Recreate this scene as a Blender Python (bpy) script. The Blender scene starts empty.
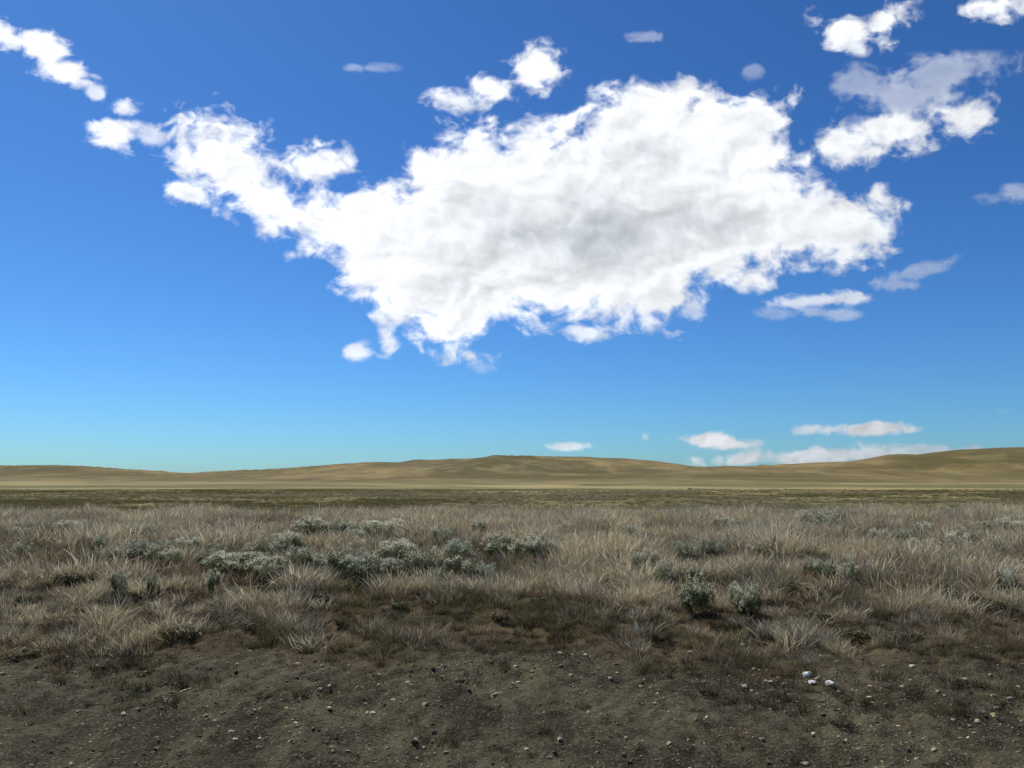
import bpy, math, random
import numpy as np
from mathutils import Vector
random.seed(3); rng=np.random.default_rng(7)
F=804.0; HZ=478.0; CAMZ=2.8
PITCH=math.atan((HZ-384)/F)
scene=bpy.context.scene
def link(o): scene.collection.objects.link(o); return o
# ---------------- numpy noise
_perm=rng.permutation(4096)
_val=rng.random(4096)*2-1
def vnoise(x,y,s=0):
    x=np.asarray(x,float)+s*17.31; y=np.asarray(y,float)+s*9.17
    xi=np.floor(x).astype(np.int64); yi=np.floor(y).astype(np.int64)
    fx=x-xi; fy=y-yi
    fx=fx*fx*fx*(fx*(fx*6-15)+10); fy=fy*fy*fy*(fy*(fy*6-15)+10)
    def h(a,b): return _val[_perm[(a+_perm[(b)&4095])&4095]]
    return (h(xi,yi)*(1-fx)+h(xi+1,yi)*fx)*(1-fy)+(h(xi,yi+1)*(1-fx)+h(xi+1,yi+1)*fx)*fy
def fbm(x,y,o=4,s=0,g=0.5):
    r=0;a=1;f=1;t=0
    for i in range(o):
        r=r+a*vnoise(np.asarray(x)*f,np.asarray(y)*f,s+i*3.7); t+=a; a*=g; f*=2.03
    return r/t
def sstep(a,b,x):
    t=np.clip((x-a)/(b-a),0,1); return t*t*(3-2*t)
# ---------------- pixel ray
def pdir(px,py):
    X=np.asarray(px,float)-512; Y=384-np.asarray(py,float)
    cp,sp=math.cos(PITCH),math.sin(PITCH)
    d=np.stack([X+0*Y, F*cp-Y*sp+0*X, F*sp+Y*cp+0*X],-1)
    return d/np.linalg.norm(d,axis=-1,keepdims=True)
# ---------------- terrain
PY=[-60,-6,0,4,7,9,12,15,18,26,34,40,50,100,300,700,9000]
PZ=[0.2,0.1,0,-0.05,0.0,0.16,0.5,0.72,0.85,1.0,1.05,1.0,0.88,0.6,0.0,-0.5,-0.5]
def ridge(x,y,D,w0,w1,pts):
    P=np.array(pts,float)
    d=pdir(P[:,0],P[:,1]); X=d[:,0]/d[:,1]*D; Z=CAMZ+d[:,2]/d[:,1]*D
    z=np.interp(x*D/np.maximum(y,D*0.35),X,Z)
    wv=y+0.35*w0*fbm(x*1.7/w0,y*0.8/w0,3,D*0.01)*(1-sstep(D-0.5*w0,D-0.1*w0,y))
    prof=np.where(y<D, sstep(D-w0,D,wv), 1-sstep(D,D+w1,y))
    return np.maximum(z+0.5,0)*prof
def ground_h(x,y):
    x=np.asarray(x,float); y=np.asarray(y,float)
    w=fbm(x*0.12,y*0.05,3,5)*1.3*sstep(9,14,y)*(1-sstep(60,120,y))
    yy=y+w
    z=(np.interp(yy-1.2,PY,PZ)+np.interp(yy,PY,PZ)+np.interp(yy+1.2,PY,PZ))/3
    z=z+0.13*fbm(x*0.35,y*0.35,3,2)*sstep(8,12,y)*(1-sstep(40,90,y))
    nr=sstep(1,5,y)*(1-sstep(16,30,y))
    z=z+nr*(0.08*fbm(x*0.9,y*0.45,4,9)+0.075*fbm(x*3.0,y*1.2,3,11,0.6)+0.045*fbm(x*8,y*6,2,13))
    z=z+0.64*fbm(x*0.012,y*0.012,3,21)*sstep(80,400,y)
    r1=ridge(x,y,3600,1500,1500,[(-700,468),(-100,467),(0,465),(60,465),(100,467),(150,470),(230,474),(400,479),(3000,480)])
    r2=ridge(x,y,2300,1250,900,[(-900,478),(100,477),(180,474),(230,470),(300,466),(370,462),(430,458),(480,456.5),(540,457),(600,459),(660,462),(720,464),(800,466),(1500,470)])
    r3=ridge(x,y,1350,650,900,[(-900,481),(560,480),(640,473),(720,465),(780,462),(840,458.5),(900,454.5),(950,451),(1024,446),(1150,440),(1500,433)])
    r4=ridge(x,y,850,400,420,[(-900,476),(-200,477),(60,477.5),(200,480),(330,481),(500,479),(640,478),(800,480),(1000,481),(1500,481)])*0.8
    n=1+0.06*fbm(x*0.003,y*0.003,3,31)
    gul=-np.abs(fbm(x*0.005+0.3*fbm(x*0.004,y*0.004,2,36),y*0.0022,3,37,0.45))
    hz=np.maximum(np.maximum(r1,r2*n),np.maximum(r3*(1+0.03*fbm(x*0.004,y*0.004,3,33)),r4))
    return z+hz+sstep(450,1000,y)*2.4*fbm(x*0.006,y*0.005,3,35)+gul*24*sstep(4,30,hz)
def pix2ground(px,py):
    d=pdir(px,py); t=np.linspace(4,400,8000)
    zz=CAMZ+d[2]*t-ground_h(d[0]*t,d[1]*t)
    i=int(np.argmax(zz<0)); 
    return d[0]*t[i],d[1]*t[i]
def dirt_mask(x,y):
    edge=11.4+1.3*fbm(x*0.25,y*0.1,3,41)-0.04*x
    edge=edge+0.9*fbm(x*0.9,y*0.9,3,43)
    return 1-sstep(edge-0.8,edge+0.8,y)
def mesh_grid(name,V,nr,nc,smooth=True):
    me=bpy.data.meshes.new(name)
    me.vertices.add(len(V)); me.vertices.foreach_set('co',V.astype(np.float32).ravel())
    i=np.arange(nr-1)[:,None]*nc+np.arange(nc-1)[None,:]
    q=np.stack([i,i+1,i+nc+1,i+nc],-1).reshape(-1,4)
    me.loops.add(q.size); me.loops.foreach_set('vertex_index',q.astype(np.int32).ravel())
    me.polygons.add(len(q)); me.polygons.foreach_set('loop_start',np.arange(0,q.size,4,dtype=np.int32))
    me.update(calc_edges=True)
    me.polygons.foreach_set('use_smooth',np.full(len(q),smooth))
    return me
def fattr(me,name,data,typ='FLOAT'):
    a=me.attributes.new(name,typ,'POINT')
    a.data.foreach_set('vector' if typ=='FLOAT_VECTOR' else 'value',np.asarray(data,np.float32 if typ!='INT' else np.int32).ravel())
rows=list(np.linspace(-60,3,22)); y=3.0
while y<7000:
    y+=max(0.05 if y<15 else 0.0, 0.011*y if y>15 else (0.05 if y>5.5 else 0.12)); rows.append(y)
rows=np.array(rows); nc=620
u=np.linspace(-1,1,nc)
Yg=np.repeat(rows[:,None],nc,1)
Xg=(8+0.72*np.abs(Yg))*1.2*u[None,:]+90*(u[None,:]**7)
Zg=ground_h(Xg,Yg)
me=mesh_grid('ground',np.stack([Xg,Yg,Zg],-1).reshape(-1,3),len(rows),nc)
fattr(me,'dirt',dirt_mask(Xg,Yg))
ground=link(bpy.data.objects.new('ground',me))

# ---------------- node helpers
class NT:
    def __init__(s,tree): s.t=tree; tree.nodes.clear()
    def n(s,typ,props=None,**ins):
        nd=s.t.nodes.new(typ)
        for k,v in (props or {}).items(): setattr(nd,k,v)
        for k,v in ins.items(): s.set(nd,k,v)
        return nd
    def set(s,nd,k,v):
        key=int(k[1:]) if (k[0]=='i' and k[1:].isdigit()) else k.replace('_',' ')
        if isinstance(v,bpy.types.NodeSocket): s.t.links.new(v,nd.inputs[key])
        else: nd.inputs[key].default_value=v
    def math(s,op,a,b=0.0,c=0.0,clamp=False):
        nd=s.n('ShaderNodeMath',{'operation':op,'use_clamp':clamp}); s.set(nd,'i0',a); s.set(nd,'i1',b); s.set(nd,'i2',c); return nd.outputs[0]
    def vmath(s,op,a,b=(0,0,0)):
        nd=s.n('ShaderNodeVectorMath',{'operation':op}); s.set(nd,'i0',a)
        if op=='SCALE': s.set(nd,'Scale',b)
        else: s.set(nd,'i1',b)
        return nd.outputs[0]
    def noise(s,vec,scale,detail=4,rough=0.55,dist=0.0):
        nd=s.n('ShaderNodeTexNoise',Vector=vec,Scale=scale,Detail=detail,Roughness=rough,Distortion=dist); return nd
    def ss(s,x,a,b,lo=0.0,hi=1.0):
        nd=s.n('ShaderNodeMapRange',{'interpolation_type':'SMOOTHSTEP'}); s.set(nd,'i0',x)
        for i,v in enumerate((a,b,lo,hi)): s.set(nd,'i%d'%(i+1),v)
        return nd.outputs[0]
    def mix(s,f,a,b,mode='MIX'):
        nd=s.n('ShaderNodeMix',{'data_type':'RGBA','blend_type':mode})
        s.set(nd,'i0',f); s.set(nd,'i6',a if not isinstance(a,tuple) else (*a,1)[:4]); s.set(nd,'i7',b if not isinstance(b,tuple) else (*b,1)[:4]); return nd.outputs[2]
    def attr(s,name): return s.n('ShaderNodeAttribute',{'attribute_name':name})
def newmat(name):
    m=bpy.data.materials.new(name); m.use_nodes=True; return m,NT(m.node_tree)

# ---------------- ground material
m,T=newmat('ground_soil_and_dry_grass')
geo=T.n('ShaderNodeNewGeometry').outputs['Position']
dirt=T.attr('dirt').outputs['Fac']
sep=T.n('ShaderNodeSeparateXYZ',Vector=geo); Yp=sep.outputs[1]
n1=T.noise(geo,0.6,5,0.6).outputs[0]; n2=T.noise(geo,4.5,7,0.7).outputs[0]; n3=T.noise(geo,30,4,0.65).outputs[0]
mp=T.n('ShaderNodeMapping',Vector=geo,Scale=(2.6,0.5,1.0)).outputs[0]
n4=T.noise(mp,1.0,5,0.6,0.6).outputs[0]
dc=T.mix(T.ss(n1,0.38,0.62),(0.038,0.031,0.020),(0.108,0.094,0.053))
dc=T.mix(T.math('MULTIPLY',T.ss(n4,0.45,0.7),0.55),dc,(0.155,0.138,0.078))
dc=T.mix(T.ss(n2,0.42,0.64,0,0.8),dc,(0.028,0.023,0.015))
dc=T.mix(T.ss(n3,0.5,0.70,0,0.7),dc,(0.215,0.192,0.12))
gs=T.mix(T.ss(T.noise(geo,2.5,5,0.6).outputs[0],0.4,0.6),(0.045,0.034,0.02),(0.14,0.105,0.056))
a1=T.noise(geo,0.55,6,0.7).outputs[0]; a2=T.noise(geo,0.045,5,0.65).outputs[0]; a3=T.noise(geo,0.006,4,0.6).outputs[0]; a4=T.noise(geo,3.0,4,0.7).outputs[0]
pc=T.mix(T.ss(a2,0.38,0.62),(0.135,0.118,0.043),(0.225,0.187,0.078))
pc=T.mix(T.ss(a1,0.42,0.62,0,0.65),pc,(0.085,0.080,0.030))
pc=T.mix(T.ss(a4,0.55,0.7,0,0.6),pc,(0.28,0.235,0.115))
pc=T.mix(T.ss(a3,0.46,0.56,0,0.8),pc,(0.36,0.29,0.13))
pc=T.mix(T.ss(T.noise(geo,0.011,5,0.65).outputs[0],0.52,0.62,0,0.65),pc,(0.098,0.096,0.036))
mh=T.n('ShaderNodeMapping',Vector=geo,Scale=(1.0,0.5,3.0)).outputs[0]
b1=T.noise(mh,0.004,7,0.62,0.5).outputs[0]; b2=T.noise(mh,0.03,6,0.7).outputs[0]; b3=T.noise(mh,0.0016,5,0.6,0.8).outputs[0]
hc=T.mix(T.ss(b1,0.40,0.60),(0.118,0.094,0.035),(0.240,0.178,0.072))
hc=T.mix(T.ss(b2,0.44,0.64,0,0.6),hc,(0.085,0.072,0.028))
hc=T.mix(T.ss(b3,0.46,0.56,0,0.65),hc,(0.090,0.078,0.031))
hc=T.mix(T.ss(T.noise(mh,0.009,6,0.65).outputs[0],0.54,0.66,0,0.5),hc,(0.30,0.23,0.105))
far=T.ss(T.math('MULTIPLY_ADD',T.math('SUBTRACT',a3,0.5),2600.0,Yp),450.0,900.0)
pc=T.mix(far,pc,hc)
c=T.mix(T.ss(Yp,30.0,42.0),gs,pc)
c=T.mix(dirt,c,dc)
hb=T.math('ADD',T.math('MULTIPLY',n2,0.9),T.math('MULTIPLY',n3,0.45))
bump=T.n('ShaderNodeBump',Strength=1.0,Distance=0.10,Height=hb)
bs=T.n('ShaderNodeBsdfPrincipled',Base_Color=c,Roughness=0.95,Normal=bump.outputs[0]); bs.inputs['Specular IOR Level'].default_value=0.1
T.n('ShaderNodeOutputMaterial',Surface=bs.outputs[0])
ground.data.materials.append(m)

# ---------------- plant materials
def blade_mat(name,base,tips,trans=0.4):
    m,T=newmat(name)
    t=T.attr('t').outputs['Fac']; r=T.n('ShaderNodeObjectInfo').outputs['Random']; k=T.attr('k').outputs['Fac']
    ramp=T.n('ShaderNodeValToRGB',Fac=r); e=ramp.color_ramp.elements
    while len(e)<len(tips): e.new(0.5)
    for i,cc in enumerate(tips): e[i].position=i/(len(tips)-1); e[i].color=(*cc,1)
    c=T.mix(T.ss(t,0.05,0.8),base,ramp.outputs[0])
    c=T.mix(1.0,c,T.n('ShaderNodeCombineColor',Red=k,Green=k,Blue=k).outputs[0],'MULTIPLY')
    d=T.n('ShaderNodeBsdfDiffuse',Color=c); tr=T.n('ShaderNodeBsdfTranslucent',Color=c)
    mx=T.n('ShaderNodeMixShader',i0=trans,i1=d.outputs[0],i2=tr.outputs[0])
    T.n('ShaderNodeOutputMaterial',Surface=mx.outputs[0]); return m
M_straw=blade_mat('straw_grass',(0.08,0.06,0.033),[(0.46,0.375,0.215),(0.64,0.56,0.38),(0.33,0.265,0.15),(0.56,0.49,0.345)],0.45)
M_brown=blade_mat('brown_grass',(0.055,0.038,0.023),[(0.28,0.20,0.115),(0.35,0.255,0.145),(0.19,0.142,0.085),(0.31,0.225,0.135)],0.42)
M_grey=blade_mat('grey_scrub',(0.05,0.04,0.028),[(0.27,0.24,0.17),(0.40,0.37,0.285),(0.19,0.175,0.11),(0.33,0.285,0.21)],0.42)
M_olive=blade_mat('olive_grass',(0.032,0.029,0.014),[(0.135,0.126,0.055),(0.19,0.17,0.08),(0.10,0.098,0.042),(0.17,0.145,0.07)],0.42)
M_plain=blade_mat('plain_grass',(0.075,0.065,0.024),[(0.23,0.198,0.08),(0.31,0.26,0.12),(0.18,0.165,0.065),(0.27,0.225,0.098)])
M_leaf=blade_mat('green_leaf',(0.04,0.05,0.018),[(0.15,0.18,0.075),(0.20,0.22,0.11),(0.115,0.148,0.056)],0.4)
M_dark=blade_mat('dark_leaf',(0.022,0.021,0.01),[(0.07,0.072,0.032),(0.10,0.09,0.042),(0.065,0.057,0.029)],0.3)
M_flower=blade_mat('cream_flower',(0.6,0.57,0.38),[(0.78,0.75,0.54),(0.82,0.80,0.63)],0.4)
def build(name,verts,faces,t,k,mats,mi=None):
    me=bpy.data.meshes.new(name); me.from_pydata([tuple(v) for v in verts],[],faces)
    fattr(me,'t',t); fattr(me,'k',k)
    for mm in mats: me.materials.append(mm)
    if mi is not None: me.polygons.foreach_set('material_index',np.array(mi,np.int32))
    me.update(); return me
def tuft(name,mat,nb,h,rad,w,lean,curve,seed,heads=0.0,hw=0.012):
    R=random.Random(seed); V=[];Fc=[];t=[];k=[]
    subs=[(R.uniform(-.6,.6)*rad,R.uniform(-.6,.6)*rad,R.uniform(0.6,1.15),R.uniform(.75,1.2)) for _ in range(5)]
    for b in range(nb):
        sb=R.choice(subs)
        a=R.uniform(0,6.283); rr=rad*0.6*math.sqrt(R.random()); bx,by=sb[0]+rr*math.cos(a),sb[1]+rr*math.sin(a)
        a2=a+R.gauss(0,0.9); H=h*R.uniform(0.4,1.1)*sb[2]; ln=lean*R.uniform(0.1,1.5)+0.3*rr/rad*lean
        cv=curve*R.uniform(-0.3,1.6); kk=R.uniform(0.6,1.35)*sb[3]; pa=R.uniform(0,6.283)
        wx,wy=math.cos(pa)*w/2,math.sin(pa)*w/2; n=3; b0=len(V)
        head=R.random()<heads
        for i in range(n+1):
            s=i/n; out=H*(ln*s+cv*s*s); z=H*s*(1-0.25*abs(cv)*s*s)
            z-=0.03*(1-s)
            f=(1-s*0.85)
            if head and i>=2: f=(hw/w)*(0.9 if i==2 else 0.4)
            cx=bx+math.cos(a2)*out; cy=by+math.sin(a2)*out
            V+= [(cx-wx*f,cy-wy*f,z),(cx+wx*f,cy+wy*f,z)]; t+=[s,s]; k+=[kk*(1.25 if head and i>=2 else 1)]*2
            if i: j=b0+2*i; Fc.append((j-2,j-1,j+1,j))
    return bpy.data.objects.new(name,build(name,V,Fc,t,k,[mat]))
def leafball(name,seed,nl,rx,ry,rz,leafs,mat,flowers=0,twigs=60):
    R=random.Random(seed); V=[];Fc=[];t=[];k=[];mi=[]
    lobes=[(R.uniform(-.75,.75)*rx,R.uniform(-.75,.75)*ry,R.uniform(0.22,0.62)*rz,R.uniform(.18,.4)) for _ in range(15)]
    def quad(c,s,nx,m,tt,kk,asp=1.0):
        nx=nx.normalized(); a=nx.cross(Vector((R.gauss(0,1),R.gauss(0,1),R.gauss(0,1)))).normalized(); b=nx.cross(a)
        b0=len(V)
        for p in (c-a*s*asp, c-b*s*0.5, c+a*s*asp, c+b*s*0.5): V.append(p); t.append(tt); k.append(kk)
        Fc.append((b0,b0+1,b0+2,b0+3)); mi.append(m)
    for i in range(nl):
        lb=R.choice(lobes); d=Vector((R.gauss(0,1),R.gauss(0,1),R.gauss(0,1))).normalized()
        q=R.random()**0.4*lb[3]*(1+0.3*R.gauss(0,1)*0.7)
        p=Vector((lb[0]+d.x*q*rx,lb[1]+d.y*q*ry,lb[2]+d.z*q*rz*1.15))
        if p.z<0.02: p.z=R.uniform(0.02,0.2)*rz
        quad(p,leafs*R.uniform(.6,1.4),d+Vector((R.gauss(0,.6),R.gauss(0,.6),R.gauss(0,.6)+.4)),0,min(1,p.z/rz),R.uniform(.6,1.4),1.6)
    for i in range(flowers):
        lb=R.choice(lobes[:10]); d=Vector((R.gauss(0,1),R.gauss(0,1),abs(R.gauss(0.7,1)))).normalized()
        c=Vector((lb[0]+d.x*lb[3]*rx*1.0,lb[1]+d.y*lb[3]*ry*1.0,lb[2]+d.z*lb[3]*rz*1.2))
        for j in range(R.randint(3,8)):
            p=c+Vector((R.gauss(0,.036),R.gauss(0,.036),R.gauss(0,.014)))
            quad(p,R.uniform(.016,.030),Vector((R.gauss(0,.4),R.gauss(0,.4)-.3,1)),1,1,R.uniform(.8,1.1),0.8)
    for i in range(twigs):
        a=R.uniform(0,6.283); L=R.uniform(.6,1.15); e=Vector((math.cos(a)*rx*L*.8,math.sin(a)*ry*L*.8,rz*R.uniform(.5,1.15))); s0=Vector((e.x*.15,e.y*.15,0))
        b0=len(V); w=Vector((-math.sin(a),math.cos(a),0))*.004
        V+=[s0-w,s0+w,e+w*.4,e-w*.4]; t+=[0,0,.6,.6]; k+=[.8]*4; Fc.append((b0,b0+1,b0+2,b0+3)); mi.append(2)
    return build(name,V,Fc,t,k,[mat,M_flower,M_grey],mi)

def scatter(name,objs,P,rot,scl,idx):
    col=bpy.data.collections.new(name+'_kinds')
    for i,o in enumerate(objs):
        o.name='%s_kind_%02d'%(name,i); col.objects.link(o)
    me=bpy.data.meshes.new(name); me.vertices.add(len(P)); me.vertices.foreach_set('co',P.astype(np.float32).ravel())
    fattr(me,'rot',rot,'FLOAT_VECTOR'); fattr(me,'scl',scl,'FLOAT_VECTOR'); fattr(me,'idx',idx,'INT')
    ob=link(bpy.data.objects.new(name,me))
    ng=bpy.data.node_groups.new(name,'GeometryNodeTree')
    ng.interface.new_socket('Geometry',in_out='INPUT',socket_type='NodeSocketGeometry'); ng.interface.new_socket('Geometry',in_out='OUTPUT',socket_type='NodeSocketGeometry')
    N=ng.nodes; gi=N.new('NodeGroupInput'); go=N.new('NodeGroupOutput'); ip=N.new('GeometryNodeInstanceOnPoints'); ci=N.new('GeometryNodeCollectionInfo')
    ci.inputs[0].default_value=col; ci.inputs['Separate Children'].default_value=True; ci.inputs['Reset Children'].default_value=True
    ip.inputs['Pick Instance'].default_value=True
    def na(n,t):
        a=N.new('GeometryNodeInputNamedAttribute'); a.data_type=t; a.inputs[0].default_value=n; return a.outputs[0]
    L=ng.links
    L.new(gi.outputs[0],ip.inputs['Points']); L.new(ci.outputs[0],ip.inputs['Instance'])
    L.new(na('idx','INT'),ip.inputs['Instance Index']); L.new(na('rot','FLOAT_VECTOR'),ip.inputs['Rotation']); L.new(na('scl','FLOAT_VECTOR'),ip.inputs['Scale'])
    L.new(ip.outputs[0],go.inputs[0])
    md=ob.modifiers.new('scatter','NODES'); md.node_group=ng
    return ob
def rnd_in_wedge(n,y0,y1,pw=1.0,m=1.12,extra=4):
    q=rng.random(n)**pw
    y=np.sqrt(y0*y0+(y1*y1-y0*y0)*q); x=(rng.random(n)*2-1)*(0.66*y*m+extra); return x,y
def mk(x,y,smin,smax,tilt=0.12,sink=0.0):
    n=len(x); P=np.stack([x,y,ground_h(x,y)-sink],-1)
    rot=np.stack([rng.normal(0,tilt,n),rng.normal(0,tilt,n),rng.random(n)*6.283],-1)
    s=rng.uniform(smin,smax,n); return P,rot,s
# ---------------- bushes (placed first so the grass grows around them)
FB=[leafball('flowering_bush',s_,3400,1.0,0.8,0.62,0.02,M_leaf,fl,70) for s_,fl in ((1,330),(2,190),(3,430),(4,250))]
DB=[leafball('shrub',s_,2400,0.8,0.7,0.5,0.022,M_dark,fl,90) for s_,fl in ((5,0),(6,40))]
BUSH=[]
def bush(kind,px,py,wpx,seed,hs=1.0):
    X,Y=pix2ground(px,py); sc=wpx/F*Y/2.0
    me=kind[seed%len(kind)]; o=link(bpy.data.objects.new('flowering_bush' if kind is FB else 'shrub',me))
    o.location=(X,Y,float(ground_h(X,Y))-0.03); o.scale=(sc,min(sc*0.9,1.3),hs if kind is FB else min(sc,1.2)*hs); o.rotation_euler=(0,0,seed*1.7)
    BUSH.append((X,Y,sc))
rb=random.Random(5)
FBL=[(252,576,90),(215,572,60),(385,541,74),(310,538,60),(372,580,66),(428,575,70),(400,562,56),(512,560,68),(548,564,50),(345,576,46),(290,553,46),(145,566,50),(645,579,42),(700,612,44),(745,617,38),(815,532,50),(1005,540,68),(960,545,44),(925,556,38),(590,549,36),(60,538,38),(690,588,32),(880,548,34),(470,580,40),(180,556,40),(340,536,40),(440,546,38),(20,560,34),(760,560,30),(265,562,50),(455,566,44),(400,540,44),(230,545,36)]
for i in range(56):
    FBL.append((rb.uniform(-20,1044),rb.choice([rb.uniform(532,556),rb.uniform(545,600)]),rb.uniform(18,36)))
for i,(a,b_,w_) in enumerate(FBL):
    bush(FB,a,b_,w_,i,(0.88+0.3*rb.random())*(1 if w_>40 else 0.84)*(1.08 if b_<545 else 1))
for i,(a,b_,w_) in enumerate([(112,566,55),(80,584,50),(275,594,40),(475,562,36),(795,594,50),(850,640,50),(30,606,44),(180,640,60),(610,594,40),(905,640,46),(345,625,34),(455,680,34),(265,695,36),(95,668,34),(660,640,40),(985,650,50),(720,630,40),(70,548,40),(835,604,40),(540,604,30),(580,706,28),(20,655,50),(560,640,34),(400,610,34),(940,600,40),(220,610,36),(130,600,40),(500,620,36),(760,640,40),(320,600,34),(60,630,44),(250,630,40),(880,620,44),(820,620,38),(620,615,34),(990,610,44)]):
    bush(DB,a,b_,w_,i,1.1 if b_<645 else 0.45)
for a,b_,w_ in [(278,494,9),(502,493,8),(640,499,7),(120,497,6),(760,502,7),(690,489,6),(880,506,7),(420,500,6)]:
    bush(DB,a,b_,w_,1,1.0)
def near_bush(x,y):
    r=np.zeros(len(x),bool)
    for X,Y,s in BUSH:
        if Y<45: r|=(((x-X)/(s*0.9))**2+((y-(Y-0.35-s*0.3))/(s*0.65+0.65))**2)<1
    return r
# roadside grass
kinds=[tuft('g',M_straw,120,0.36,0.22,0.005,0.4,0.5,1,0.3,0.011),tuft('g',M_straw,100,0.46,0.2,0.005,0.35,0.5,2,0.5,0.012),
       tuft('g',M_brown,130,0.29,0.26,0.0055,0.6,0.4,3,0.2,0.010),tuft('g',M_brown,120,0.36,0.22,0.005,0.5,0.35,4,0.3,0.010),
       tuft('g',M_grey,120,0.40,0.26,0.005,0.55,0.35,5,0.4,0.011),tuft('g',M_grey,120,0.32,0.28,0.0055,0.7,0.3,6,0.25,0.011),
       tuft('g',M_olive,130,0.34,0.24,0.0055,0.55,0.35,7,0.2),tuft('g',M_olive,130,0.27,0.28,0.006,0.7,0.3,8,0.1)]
x,y=rnd_in_wedge(74000,9.5,40,1.25)
dm=dirt_mask(x,y); keep=rng.random(len(x))<(1-dm)**1.5*(0.13+0.87*sstep(-0.36,0.14,fbm(x*1.1,y*1.1,3,51,0.65)))*(0.75+0.25*sstep(12,18,y))
keep&=rng.random(len(x))<1-sstep(34,39,y+3.5*fbm(x*0.2,y*0.2,2,53))
nb=near_bush(x,y); keep&=(~nb)|(rng.random(len(x))<0.15)
x=x[keep];y=y[keep]
P,rot,s=mk(x,y,0.5,1.3,0.18)
tq=fbm(x*0.5,y*0.55,4,61,0.6)*1.7+rng.normal(0,0.38,len(x))
lowz=1-sstep(12.5,18,y)
tq=tq-0.2*lowz+0.010*x+0.10*sstep(20,32,y)
idx=np.where(tq>0.22,rng.integers(0,2,len(x)),np.where(tq>-0.14,rng.integers(4,6,len(x)),np.where(tq>-0.48,rng.integers(2,4,len(x)),rng.integers(6,8,len(x)))))
s=s*(1-0.38*lowz)*(1+0.6*fbm(x*0.6,y*0.6,2,63))
scatter('roadside_grass',kinds,P,rot,np.stack([s*1.1,s*1.1,s],-1),idx)
# sparse tufts on the dirt
k2=[tuft('g',M_brown,60,0.12,0.12,0.006,0.8,0.2,11),tuft('g',M_grey,60,0.09,0.12,0.006,0.9,0.2,12),tuft('g',M_dark,70,0.10,0.15,0.009,0.9,0.2,13)]
x,y=rnd_in_wedge(8000,5,15,0.9)
keep=fbm(x*0.7,y*0.7,3,71)+0.5*rng.random(len(x))+0.12*(y-11)>0.40
x=x[keep];y=y[keep]; P,rot,s=mk(x,y,0.4,1.2)
scatter('dry_tufts',k2,P,rot,np.stack([s,s,s],-1),rng.integers(0,3,len(x)))
# plain grass
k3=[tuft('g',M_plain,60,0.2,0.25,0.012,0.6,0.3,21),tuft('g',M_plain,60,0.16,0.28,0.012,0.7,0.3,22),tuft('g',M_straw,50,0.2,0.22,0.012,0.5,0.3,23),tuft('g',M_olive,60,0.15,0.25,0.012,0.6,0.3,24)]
x,y=rnd_in_wedge(75000,34,170,1.5)
keep=rng.random(len(x))<0.12+0.88*sstep(-0.2,0.25,fbm(x*0.12,y*0.12,3,81)); x=x[keep];y=y[keep]
P,rot,s=mk(x,y,0.5,1.2)
w=rng.random(len(x))+0.8*fbm(x*0.03,y*0.03,3,83)
idx=np.where(w>0.75,2,np.where(w<0.2,3,rng.integers(0,2,len(x))))
scatter('plain_grass',k3,P,rot,np.stack([s*1.3,s*1.3,s],-1),idx)
# ---------------- rocks
def stone_mat(name,lo,hi,va,vb,sc=25):
    m,T=newmat(name); g=T.n('ShaderNodeNewGeometry').outputs['Position']; r=T.n('ShaderNodeObjectInfo').outputs['Random']
    nn=T.noise(g,sc,5,0.6).outputs[0]
    c=T.mix(T.ss(nn,0.3,0.7),lo,hi); v=T.math('MULTIPLY_ADD',T.math('POWER',r,3.0),va,vb)
    c=T.mix(1.0,c,T.n('ShaderNodeCombineColor',Red=v,Green=v,Blue=v).outputs[0],'MULTIPLY')
    b=T.n('ShaderNodeBsdfPrincipled',Base_Color=c,Roughness=0.92,Normal=T.n('ShaderNodeBump',Strength=0.5,Distance=0.02,Height=nn).outputs[0]); b.inputs['Specular IOR Level'].default_value=0.1
    T.n('ShaderNodeOutputMaterial',Surface=b.outputs[0]); return m
M_stone=stone_mat('pale_stone',(0.38,0.33,0.22),(0.52,0.46,0.33),0.5,0.9)
M_grav=stone_mat('gravel_stone',(0.20,0.17,0.095),(0.31,0.265,0.16),1.7,0.4)
M_white=stone_mat('white_stone',(0.68,0.65,0.57),(0.84,0.82,0.76),0.0,1.0,30)
import bmesh
def rock_mesh(seed,mat,sub=2):
    R=random.Random(seed); bm=bmesh.new(); bmesh.ops.create_icosphere(bm,subdivisions=sub,radius=1)
    pl=[(Vector((R.gauss(0,1),R.gauss(0,1),R.gauss(0,1))).normalized(),R.uniform(.5,.8)) for _ in range(10)]
    sx,sy,sz=1,R.uniform(.65,.95),R.uniform(.4,.6)
    for v in bm.verts:
        for n,d in pl:
            e=v.co.dot(n)-d
            if e>0: v.co-=n*e*0.95
        v.co=Vector((v.co.x*sx,v.co.y*sy,v.co.z*sz))*R.uniform(.95,1.05)
    me=bpy.data.meshes.new('rock'); bm.to_mesh(me); bm.free(); me.materials.append(mat); return me
k4=[bpy.data.objects.new('s',rock_mesh(i,M_grav)) for i in range(5)]
x,y=rnd_in_wedge(65000,5,14,0.85); keep=rng.random(len(x))<dirt_mask(x,y)*(0.15+0.85*sstep(-.3,.3,fbm(x*.8,y*.6,3,91))); x=x[keep];y=y[keep]
P,rot,s=mk(x,y,0,1,0.3,0.0); s=0.004+0.012*rng.random(len(x))**1.4+0.035*rng.random(len(x))**18
scatter('gravel',k4,P,rot,np.stack([s,s,s],-1),rng.integers(0,5,len(x)))
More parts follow.
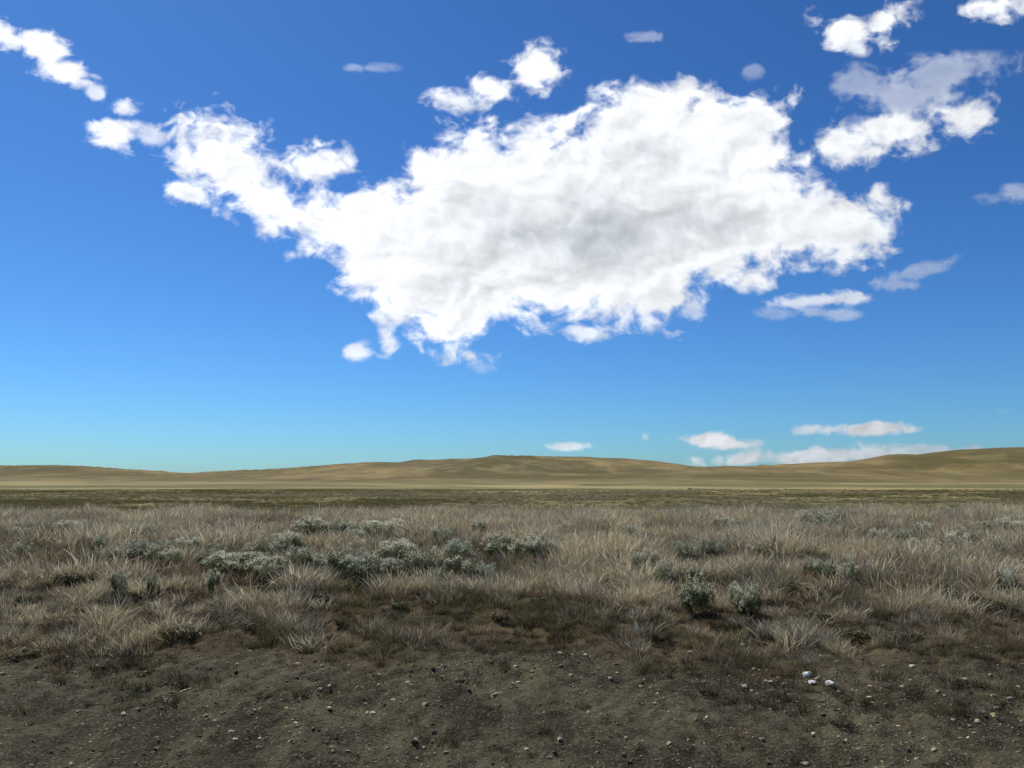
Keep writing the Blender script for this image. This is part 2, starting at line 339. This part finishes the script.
def rock(px,py,r,mat,seed):
    X,Y=pix2ground(px,py); o=link(bpy.data.objects.new('rock',rock_mesh(seed,mat,3))); o.location=(X,Y,float(ground_h(X,Y))+r*0.2); o.scale=(r,r,r); o.rotation_euler=(0,0,seed)
for i,(a,b_,r_,w_) in enumerate([(807,677,.09,1),(830,687,.065,1),(812,684,.05,1),(743,646,.06,0),(297,666,.055,0),(496,696,.055,0),(745,688,.05,0),(912,668,.05,0),(373,715,.04,0),(250,652,.04,0),(690,655,.05,0),(123,716,.035,0),(560,742,.035,0),(965,680,.05,0),(655,706,.03,0),(1010,700,.05,0),(320,690,.035,0),(610,680,.035,0),(870,700,.04,0),(190,690,.035,0)]):
    rock(a,b_,r_,M_white if w_ else M_stone,i+1)

# ---------------- clouds
SUN_EL=math.radians(56); SUN_AZ=math.radians(-42)   # from +Y toward +X
S=Vector((math.sin(SUN_AZ)*math.cos(SUN_EL),math.cos(SUN_AZ)*math.cos(SUN_EL),math.sin(SUN_EL)))
def cloud_mat():
    m,T=newmat('cloud_vapour')
    Fd=T.attr('dens').outputs['Fac']; op=T.attr('opac').outputs['Fac']; gy=T.attr('grey').outputs['Fac']; uv=T.attr('cuv').outputs['Vector']
    wn=T.noise(uv,1.8,3,0.5); wv=T.vmath('SCALE',T.vmath('SUBTRACT',wn.outputs['Color'],(0.5,0.5,0.5)),0.4)
    p=T.vmath('ADD',uv,wv)
    n=T.noise(p,3.0,5,0.5).outputs[0]; nh=T.noise(p,9.0,4,0.5).outputs[0]
    d=T.math('ADD',Fd,T.math('MULTIPLY',T.math('SUBTRACT',n,0.5),3.2))
    d=T.math('ADD',d,T.math('MULTIPLY',T.math('SUBTRACT',nh,0.5),1.3))
    al=T.math('MULTIPLY',T.ss(d,-0.25,0.85),op)
    na=T.noise(p,2.4,4,0.5).outputs[0]; nb=T.noise(T.vmath('ADD',p,(-0.07,-0.10,0.0)),2.4,4,0.5).outputs[0]
    rel=T.math('SUBTRACT',na,nb)
    painted_lit=T.n('ShaderNodeClamp',i0=T.math('MULTIPLY_ADD',rel,1.0,1.0),i1=0.80,i2=1.12).outputs[0]  # sun-side billows brightened and far sides dimmed in the colour itself
    th=T.math('MULTIPLY',T.ss(d,0.4,2.4),gy)
    th=T.math('MULTIPLY',th,T.ss(T.noise(p,1.3,5,0.5).outputs[0],0.34,0.6,0.45,1.0))
    c=T.mix(th,(0.356,0.369,0.386),(0.172,0.190,0.208))  # shade of the thick cloud bases painted in as a greyer colour
    c=T.mix(1.0,c,T.n('ShaderNodeCombineColor',Red=painted_lit,Green=painted_lit,Blue=painted_lit).outputs[0],'MULTIPLY')
    d1=T.n('ShaderNodeBsdfDiffuse',Color=c); d2=T.n('ShaderNodeBsdfTranslucent',Color=c)
    v1=T.n('ShaderNodeCombineXYZ',X=S.x,Y=S.y,Z=S.z).outputs[0]; v2=T.n('ShaderNodeCombineXYZ',X=-S.x,Y=-S.y,Z=-S.z).outputs[0]
    T.t.links.new(v1,d1.inputs['Normal']); T.t.links.new(v2,d2.inputs['Normal'])
    ad=T.n('ShaderNodeAddShader',i0=d1.outputs[0],i1=d2.outputs[0])
    mx=T.n('ShaderNodeMixShader',i0=al,i1=T.n('ShaderNodeBsdfTransparent').outputs[0],i2=ad.outputs[0])
    T.n('ShaderNodeOutputMaterial',Surface=mx.outputs[0]); return m
MC=cloud_mat()
def poly_sd(X,Y,pts):
    P=np.array(pts,float); Q=np.roll(P,-1,0); best=np.full(X.shape,1e9); ins=np.zeros(X.shape,bool)
    for (ax,ay),(bx,by) in zip(P,Q):
        dx,dy=bx-ax,by-ay; t=np.clip(((X-ax)*dx+(Y-ay)*dy)/(dx*dx+dy*dy+1e-9),0,1)
        best=np.minimum(best,np.hypot(X-ax-t*dx,Y-ay-t*dy))
        cr=((ay>Y)!=(by>Y))&(X<(bx-ax)*(Y-ay)/(by-ay+1e-12)+ax); ins^=cr
    return np.where(ins,best,-best)
NCL=[0]
def cloud(box,shapes,greys=(),holes=()):
    NCL[0]+=1; R=9000+NCL[0]*2.0
    x0,y0,x1,y1=box; st=2.0
    xs=np.arange(x0,x1+st,st); ys=np.arange(y0,y1+st,st); X,Y=np.meshgrid(xs,ys)
    D=np.full(X.shape,-3.0); O=np.zeros(X.shape); Wt=np.zeros(X.shape)
    for sh in shapes:
        if sh[0]=='p': f=poly_sd(X,Y,sh[1])/sh[2]+0.12; o=sh[3]
        else:
            _,cx,cy,rx,ry,an,o=sh; a=math.radians(an); dx,dy=X-cx,Y-cy
            u_=dx*math.cos(a)-dy*math.sin(a); v_=dx*math.sin(a)+dy*math.cos(a)
            f=(1-np.sqrt((u_/rx)**2+(v_/ry)**2))*1.3
        w=np.exp(4*np.clip(f,-3,2)); O+=w*o; Wt+=w; D=np.maximum(D,f)
    G=np.zeros(X.shape)
    for gx,gy,rx,ry,s_ in greys: G=np.maximum(G,s_*np.exp(-((X-gx)/rx)**2-((Y-gy)/ry)**2))  # hand-placed areas of painted base shade
    for gx,gy,rx,ry,s_ in holes: D=D-s_*np.exp(-((X-gx)/rx)**2-((Y-gy)/ry)**2)
    e=np.minimum.reduce([X-x0,x1-X,Y-y0,y1-Y]); O=O/Wt*sstep(0,8,e)
    V=(pdir(X,Y)*R).reshape(-1,3)+np.array([0,0,CAMZ])
    me=mesh_grid('cloud',V,len(ys),len(xs)); me.materials.append(MC)
    fattr(me,'dens',np.clip(D,-3,2.4)); fattr(me,'opac',O); fattr(me,'grey',G)
    fattr(me,'cuv',np.stack([X/100,Y/100*1.25,0*X+NCL[0]*0.37],-1),'FLOAT_VECTOR')
    o=link(bpy.data.objects.new('cloud',me)); return o
main=[(163,150),(172,126),(200,113),(238,118),(262,135),(272,160),(278,183),(300,190),(335,192),(370,186),(408,183),(413,160),(420,146),(450,130),(482,124),(515,138),(545,125),(590,116),(603,88),(640,80),(690,86),(740,96),(785,100),(798,115),(790,138),(800,158),(792,172),(835,192),(872,198),(898,213),(902,236),(880,252),(855,264),(800,268),(755,282),(700,284),(690,308),(660,322),(600,322),(560,322),(492,322),(486,342),(440,350),(412,332),(375,318),(345,290),(336,250),(300,240),(268,232),(240,215),(205,197),(175,190),(200,180),(178,168)]
cloud((130,40,940,372),[('p',main,28,1.0),('e',320,163,36,18,0,1),('e',387,342,13,17,0,.9),('e',590,332,34,10,0,.8),('e',660,300,50,20,10,1),('e',190,192,30,10,-15,.9),('e',690,312,20,9,0,.5)],
  [(560,235,140,50,1.0),(615,152,75,20,.85),(500,290,120,28,.7),(700,225,100,34,.75),(230,160,35,18,.4),(800,245,90,16,.6),(440,210,60,40,.5),(720,130,50,20,.4),(385,255,50,30,.4),(290,212,40,14,.4)],
  [(800,135,12,16,1.2)])
cloud((780,48,1030,190),[('p',[(806,150),(816,132),(850,122),(885,105),(912,110),(950,100),(992,104),(1004,114),(990,128),(940,134),(900,146),(858,166),(822,170),(808,162)],22,1.0),('e',935,72,80,20,15,.38),('e',855,82,36,16,10,.3),('e',985,62,34,18,5,.35),('e',905,98,60,20,5,.45)],[(880,140,60,14,.5)])
cloud((800,-6,940,72),[('e',850,32,38,18,-12,1),('e',885,20,32,15,25,1),('e',858,46,18,12,0,.8)])
cloud((950,-40,1070,34),[('e',1006,4,44,16,8,1)])
cloud((410,34,590,128),[('e',535,70,31,24,10,1),('e',495,88,20,14,0,.95),('e',458,101,32,11,-8,.8)])
cloud((-70,4,185,168),[('e',8,38,24,13,-20,.85),('e',40,47,30,15,-25,1),('e',64,70,30,14,-10,1),('e',-20,25,30,12,0,1),('e',97,93,10,9,0,.7),('e',123,106,15,11,0,.8),('e',117,134,25,16,0,1),('e',152,136,20,11,0,.6)])
cloud((330,330,390,372),[('e',357,351,17,10,0,.8)])
cloud((460,350,505,384),[('e',483,367,15,6,0,.18)])
cloud((745,276,910,334),[('e',832,299,50,8,4,.75),('e',830,313,40,6,-3,.4),('e',775,314,24,7,0,.25)])
cloud((855,244,970,302),[('e',915,271,42,9,18,.35),('e',893,284,22,7,0,.35)])
cloud((605,16,680,56),[('e',645,37,19,8,0,.25)])
cloud((335,50,405,88),[('e',370,68,28,6,0,.25)])
cloud((730,54,775,90),[('e',751,73,10,8,0,.2)])
cloud((960,170,1070,214),[('e',1020,192,38,10,5,.4),('e',990,198,20,7,0,.2)])
cloud((640,422,770,458),[('e',703,440,52,7,-3,1.0)])
cloud((785,412,935,446),[('e',862,429,66,6.5,0,1.0)])
cloud((535,434,610,458),[('e',571,446,30,5,0,.7)])
cloud((685,434,1005,476),[('e',830,456,136,10,2,.9),('e',930,450,64,6,-2,.6)])
cloud((985,398,1022,426),[('e',1003,412,10,6,0,.15)])

# ---------------- sun and sky
sun=bpy.data.lights.new('sun','SUN'); sun.energy=4.7; sun.angle=math.radians(0.53); sun.color=(1.0,0.955,0.87)
so=link(bpy.data.objects.new('sun',sun)); so.rotation_euler=S.to_track_quat('Z','Y').to_euler(); so.location=(-50,0,80)
w=bpy.data.worlds.new('World'); scene.world=w; w.use_nodes=True; T=NT(w.node_tree)
sk=T.n('ShaderNodeTexSky',{'sky_type':'NISHITA','sun_disc':False,'sun_elevation':SUN_EL,'sun_rotation':SUN_AZ,'altitude':500.0,'air_density':1.0,'dust_density':0.5,'ozone_density':4.0})
pre=T.mix(1.0,sk.outputs[0],(0.1,0.1,0.1),'MULTIPLY')
gm=T.n('ShaderNodeGamma',Color=pre,Gamma=1.22)
tint=T.mix(1.0,gm.outputs[0],(4.7,8.5,11.9),'MULTIPLY')
bg=T.n('ShaderNodeBackground',Color=tint,Strength=0.1); T.n('ShaderNodeOutputWorld',Surface=bg.outputs[0])
# ---------------- camera
cam=bpy.data.cameras.new('camera'); cam.sensor_width=36; cam.lens=36*F/1024; cam.clip_end=30000; cam.clip_start=0.1
co=link(bpy.data.objects.new('camera',cam)); co.location=(0,0,CAMZ); co.rotation_euler=(math.pi/2+PITCH,0,0); scene.camera=co
scene.view_settings.view_transform='Standard'; scene.view_settings.look='None'; scene.view_settings.exposure=0
